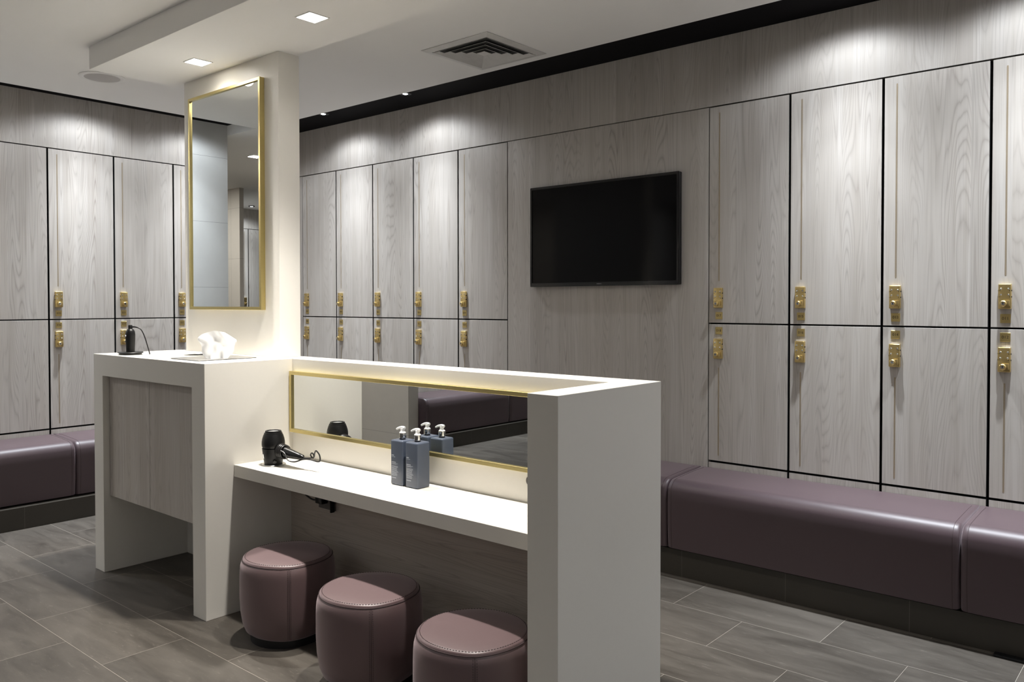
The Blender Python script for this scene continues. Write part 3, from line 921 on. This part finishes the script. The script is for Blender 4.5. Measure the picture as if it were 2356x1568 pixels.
# a crumpled tissue standing out of the slot: an open fan of folds
bm = bmesh.new()
rv = Vector((0.76, 0.65, 0)); fv = Vector((-0.65, 0.76, 0))
t_ = bmesh.new()
NU, NV = 36, 16
grid = []
outline_top = [(-1.0, 0.112), (-0.86, 0.124), (-0.6, 0.136), (-0.2, 0.144), (0.2, 0.142), (0.5, 0.136), (0.75, 0.118), (1.0, 0.098)]
def topz(u):
    for (a, za), (b, zb) in zip(outline_top, outline_top[1:]):
        if a <= u <= b: return za + (zb - za) * (u - a) / (b - a)
    return 0.1
for layer in (0, 1):
    g = []
    for j in range(NV + 1):
        row = []
        v = j / NV
        for i in range(NU + 1):
            u = -1 + 2 * i / NU
            half = (0.064 + 0.038 * v ** 0.9) if u < 0 else (0.060 + 0.043 * v ** 0.9)
            half *= 1.0 if v < 0.9 else 1 - 0.10 * (v - 0.9) / 0.1
            z = topz(u) * v * (1.0 if layer == 0 else 0.93)
            d = 0.030 * (1 - 0.6 * v) * math.sqrt(max(0, 1 - u * u)) * (-1 if layer == 0 else 1)
            d += 0.010 * math.sin(4.1 * u + 2.2 * layer + 3.5 * v) * (0.4 + 0.6 * v) + 0.005 * math.sin(9 * u - 6 * v + layer) * (1 - v) + 0.003 * math.sin(5 * u + 11 * v)
            x = u * half + 0.004 * math.sin(9 * v + 4 * u)
            p = rv * x + fv * d + Vector((0, 0, z))
            row.append(t_.verts.new(p))
        g.append(row)
    grid.append(g)
    for j in range(NV):
        for i in range(NU): t_.faces.new((g[j][i], g[j][i + 1], g[j + 1][i + 1], g[j + 1][i]))
merge(bm, t_)
ti = obj('tissue', bm, M['tissue'], None, (-3.962, 2.262, zt + 0.0060), smooth=True)
tag(ti, 'white paper tissue fanning up out of the steel plate', 'tissue')

ch = thing('waste_ring', 'round steel waste hole ring on the cabinet top behind the tissue', 'waste hole', (-4.36, 2.385, zt))
bm = bmesh.new(); add_lathe(bm, [(0.076, 0.0004), (0.088, 0.0004), (0.088, 0.003), (0.084, 0.0045), (0.078, 0.0045), (0.076, 0.003)], 48)
bm2 = bmesh.new()
t_ = bmesh.new()
n = 48
for (ra, za, rb, zb) in ((0.076, 0.0004, 0.090, 0.0004), (0.090, 0.0004, 0.090, 0.0035), (0.090, 0.0035, 0.078, 0.0045), (0.078, 0.0045, 0.076, 0.0004)):
    A = [t_.verts.new((ra * math.cos(2 * PI * i / n), ra * math.sin(2 * PI * i / n), za)) for i in range(n)]
    B = [t_.verts.new((rb * math.cos(2 * PI * i / n), rb * math.sin(2 * PI * i / n), zb)) for i in range(n)]
    for i in range(n): t_.faces.new((A[i], A[(i + 1) % n], B[(i + 1) % n], B[i]))
bmesh.ops.remove_doubles(t_, verts=t_.verts[:], dist=1e-5)
merge(bm2, t_)
bm.free()
obj('ring', bm2, M['steel'], ch, smooth=True)
bm = bmesh.new(); add_lathe(bm, [(0.0, 0.0003), (0.0755, 0.0003), (0.0755, 0.0022), (0.0, 0.0022)], 40)
obj('flap', bm, M['black'], ch)

sh = thing('hair_straightener', 'black corded styling tool standing on a round dock at the cabinet end', 'hair straightener', (-4.712, 2.150, zt))
bm = bmesh.new()
add_lathe(bm, [(0.0, 0.0006), (0.060, 0.0006), (0.061, 0.008), (0.060, 0.0095), (0.067, 0.0102), (0.069, 0.0125), (0.066, 0.0155), (0.0, 0.0165)], 44)
obj('dock', bm, M['softplastic'], sh, smooth=True)
bm = bmesh.new()
add_lathe(bm, [(0.0, 0.0168), (0.0235, 0.0168), (0.0240, 0.05), (0.0260, 0.085), (0.0262, 0.115), (0.0235, 0.134), (0.0170, 0.1445), (0.0118, 0.1475), (0.0112, 0.150), (0.0112, 0.1665), (0.0098, 0.169), (0.0, 0.169)], 32)
obj('tool_body', bm, M['softplastic'], sh, smooth=True)
bm = bmesh.new(); add_lathe(bm, [(0.0, 0.0), (0.0075, 0.0), (0.0075, 0.0015), (0.0, 0.002)], 20, Matrix.Scale(1.9, 4, (0, 1, 0)))
asv = math.atan2(-0.76, -0.65) * 0 + math.atan2(-rv.y * 0.80 - fv.y * 0.60, -rv.x * 0.80 - fv.x * 0.60)
o = obj('badge', bm, M['badge'], sh, (0.0258 * math.cos(asv), 0.0258 * math.sin(asv), 0.108), smooth=True)
o.rotation_euler = (0, PI / 2, asv); o.rotation_euler = Matrix(((-0.0, -math.sin(asv), math.cos(asv)), (0.0, math.cos(asv), math.sin(asv)), (-1.0, 0, 0))).to_euler()
bm = bmesh.new()
cp = [rv * d + Vector((0, 0, z)) for d, z in ((0.008, 0.158), (0.022, 0.1585), (0.040, 0.155), (0.058, 0.146), (0.072, 0.125), (0.084, 0.095), (0.096, 0.055), (0.108, 0.012), (0.110, 0.001))]
cps = spline(cp, 6)
add_tube(bm, cps, [0.0052 - 0.0022 * min(1, i / 18) for i in range(len(cps))], 10)
obj('cord', bm, M['cable'], sh, smooth=True)

# ================================================================== socket and cable under the counter
so = thing('power_socket', 'dark twin power socket on the wood backing under the counter', 'socket', (-3.400, 2.541, 0.548))
bm = bmesh.new(); add_box(bm, -0.066, 0.066, -0.010, -0.0005, -0.038, 0.048, 0.002, 2)
obj('face_plate', bm, M['socket'], so)
bm = bmesh.new()
add_box(bm, 0.058, 0.068, -0.034, -0.0102, -0.042, 0.052, 0.002, 1)
obj('switch_guard', bm, M['void'], so)
pg = thing('power_plug', 'black plug and cable pushed into the socket under the counter', 'plug', (-3.412, 2.5305, 0.562))
bm = bmesh.new(); add_box(bm, -0.030, 0.026, -0.040, 0.0, -0.020, 0.026, 0.005, 2)
obj('plug_body', bm, M['plastic'], pg, smooth=True)
bm = bmesh.new()
add_tube(bm, spline([(-0.026, -0.022, 0.0), (-0.050, -0.030, -0.008), (-0.085, -0.040, 0.004), (-0.120, -0.060, 0.040), (-0.150, -0.085, 0.085), (-0.160, -0.110, 0.1215)], 6), 0.0045, 8)
obj('cable', bm, M['cable'], pg, smooth=True)
bm = bmesh.new(); add_lathe(bm, [(0.0, 0.0), (0.010, 0.0), (0.019, 0.001), (0.021, 0.004), (0.018, 0.008), (0.012, 0.008), (0.011, 0.003), (0.0, 0.003)], 24, Matrix.Rotation(PI / 2, 4, 'X'))
gr = obj('cable_grommet', bm, M['socket'], None, (-2.085, 2.5505, 0.836), smooth=True)
tag(gr, 'small dark cable grommet in the dividing wall just left of the end panel', 'grommet')

# ================================================================== TELEVISION
tv = thing('television', 'black flat screen television on the wood wall panel', 'television', (-3.083, YB, 2.009))
bm = bmesh.new()
hw, hh = 0.5870, 0.346
add_box(bm, -hw, hw, -0.030, -0.0005, -hh, hh, 0.006, 3)
obj('back_shell', bm, M['tvframe'], tv, smooth=True)
bm = bmesh.new()
t_ = bmesh.new()
bz = 0.018
o4 = [(-hw, -hh), (hw, -hh), (hw, hh), (-hw, hh)]
i4 = [(-hw + bz, -hh + bz + 0.008), (hw - bz, -hh + bz + 0.008), (hw - bz, hh - bz), (-hw + bz, hh - bz)]
A = [t_.verts.new((p[0], -0.040, p[1])) for p in o4]; B = [t_.verts.new((p[0], -0.0302, p[1])) for p in o4]
I = [t_.verts.new((p[0], -0.040, p[1])) for p in i4]; J = [t_.verts.new((p[0], -0.0302, p[1])) for p in i4]
for i in range(4):
    j = (i + 1) % 4
    t_.faces.new((A[i], A[j], I[j], I[i])); t_.faces.new((A[j], A[i], B[i], B[j])); t_.faces.new((I[i], I[j], J[j], J[i])); t_.faces.new((B[i], J[i], J[j], B[j]))
bmesh.ops.recalc_face_normals(t_, faces=t_.faces[:])
bmesh.ops.bevel(t_, geom=t_.edges[:], offset=0.0025, segments=2, affect='EDGES')
merge(bm, t_)
fr = obj('bezel', bm, M['tvframe'], tv, smooth=True)
bm = bmesh.new(); add_box(bm, -hw + bz + 0.0005, hw - bz - 0.0005, -0.0345, -0.0303, -hh + bz + 0.0085, hh - bz - 0.0005)
obj('screen', bm, M['screen'], tv)
bm = bmesh.new()
for k in range(4): add_box(bm, -0.0190 + k * 0.0100, -0.0190 + k * 0.0100 + 0.0070, -0.0004, 0.0, -0.0028, 0.0028)
obj('logo', bm, M['tvlogo'], fr, (0.0, -0.0402, -hh + 0.0135))

# ================================================================== CEILING FITTINGS
ve = thing('air_vent', 'square white ceiling air vent with nested louvres', 'air vent', (-3.306, 3.610, ZC))
S = 0.262
bm = bmesh.new()
def sq_ring(bm, ro, zo, ri, zi, th=0.0015):
    """a square frustum ring (sloping vane) from outer half-size ro at zo to inner ri at zi"""
    t = bmesh.new()
    def sq(r, z): return [t.verts.new((sx * r, sy * r, z)) for sx, sy in ((-1, -1), (1, -1), (1, 1), (-1, 1))]
    a, b = sq(ro, zo), sq(ri, zi)
    c, d = sq(ro, zo + th), sq(ri, zi + th)
    for i in range(4):
        j = (i + 1) % 4
        t.faces.new((a[i], a[j], b[j], b[i])); t.faces.new((c[j], c[i], d[i], d[j]))
        t.faces.new((a[j], a[i], c[i], c[j])); t.faces.new((b[i], b[j], d[j], d[i]))
    merge(bm, t)
sq_ring(bm, S, -0.004, S - 0.045, -0.012, 0.003)
obj('frame', bm, M['vent'], ve)
for i in range(4):
    ro = S - 0.050 - i * 0.046
    bm = bmesh.new()
    sq_ring(bm, ro, -0.014, ro - 0.040, 0.008, 0.002)
    obj('louvre', bm, M['vent'], ve)
bm = bmesh.new(); add_box(bm, -0.030, 0.030, -0.030, 0.030, -0.012, -0.009)
obj('centre_plate', bm, M['vent'], ve)
bm = bmesh.new(); add_box(bm, -S + 0.046, S - 0.046, -S + 0.046, S - 0.046, -0.0020, -0.0008)  # flat dark plate across the vent opening
obj('duct_opening', bm, M['ventdark'], ve)

sk = thing('ceiling_speaker', 'round pale ceiling speaker beside the soffit', 'speaker', (-5.575, 2.375, ZC))
bm = bmesh.new(); add_lathe(bm, [(0.100, -0.0005), (0.140, -0.0005), (0.140, -0.004), (0.132, -0.007), (0.110, -0.007), (0.100, -0.004)], 48)
obj('rim', bm, M['whitetrim'], sk, smooth=True)
bm = bmesh.new(); add_lathe(bm, [(0.0, -0.016), (0.05, -0.0150), (0.09, -0.0105), (0.108, -0.0072), (0.108, -0.0062), (0.0, -0.0062)], 48)
obj('grille', bm, M['speaker'], sk, smooth=True)

soffit_lamp(-3.268, 2.364, ZS, 'square ceiling downlight in the soffit above the stools')
soffit_lamp(-4.356, 2.381, ZS, 'square ceiling downlight in the soffit in front of the tall mirror')
soffit_lamp(-2.178, 2.352, ZS, 'square ceiling downlight at the near end of the soffit')
soffit_lamp(-7.40, 0.42, ZC, 'square ceiling downlight beyond the passage, shown in the tall mirror', power=0.8, plainlamp=True)
soffit_lamp(-9.60, 0.42, ZC, 'added square fill lamp in the far room beyond the passage', power=0.8, plainlamp=True)  # extra lamp added to brighten the area past the passage

lampsB = [(-5.632, 'recessed downlight above lockers 025 and 026'), (-4.628, 'recessed downlight above lockers 021 and 022, nearest the soffit corner'),
          (-1.480, 'recessed downlight above lockers 015 and 013'), (-0.640, 'recessed downlight above locker 011'),
          (0.42, 'recessed downlight in the back recess out to the right of locker 011'), (1.48, 'recessed downlight at the right end of the back recess')]
for x, lab in lampsB: recess_lamp(x, 4.180, ZH, lab)
lampsL = [(1.58, 'recessed downlight above the pale tile panel on the left wall'), (2.681, 'recessed downlight above locker 035'), (3.60, 'recessed downlight above locker 031'),
          (-1.30, 'recessed downlight above the bench beyond the passage'), (-2.35, 'recessed downlight at the far end of the left recess')]
for y, lab in ((-1.9, 'added lamp brightening the far room lockers, farther from the corner'), (-0.9, 'added lamp brightening the far room lockers, nearer the passage')):
    recess_lamp(XFAR + 0.40, y, ZC, lab)  # lamps added to lighten the far room as the mirror shows it
for y in (-2.6, -1.4, -0.2, 1.0, 2.2, 3.4):  # lamps added for fill light on faces turned right
    recess_lamp(XR - 0.36, y, ZC, 'added fill lamp at unseen right wall, %s metres from the back wall' % {-2.6: 'seven', -1.4: 'six', -0.2: 'nearly five', 1.0: 'three and a half', 2.2: 'two', 3.4: 'one'}[y], 1.0)
for x, lab in ((-4.6, 'added fill lamp at unseen front wall, farthest from the right wall'), (-3.0, 'added fill lamp at unseen front wall, three metres left of the photographer'),
               (-1.4, 'added fill lamp at unseen front wall, behind the photographer to the left'), (0.4, 'added fill lamp at unseen front wall straight behind the photographer')):
    recess_lamp(x, YF + 0.36, ZC, lab, 0.55)  # lamps added for fill light on faces turned to the front
for y, lab in lampsL: recess_lamp(-6.34, y, ZH, lab)

# black rubber strip lying against the plinth at the right edge
bm = bmesh.new(); add_box(bm, -0.725, -0.15, 4.088, 4.128, 0.0005, 0.012, 0.003, 2)
rs = obj('rubber_strip', bm, M['softplastic'], None)
tag(rs, 'black rubber strip on the floor against the bench plinth at right', 'floor strip')
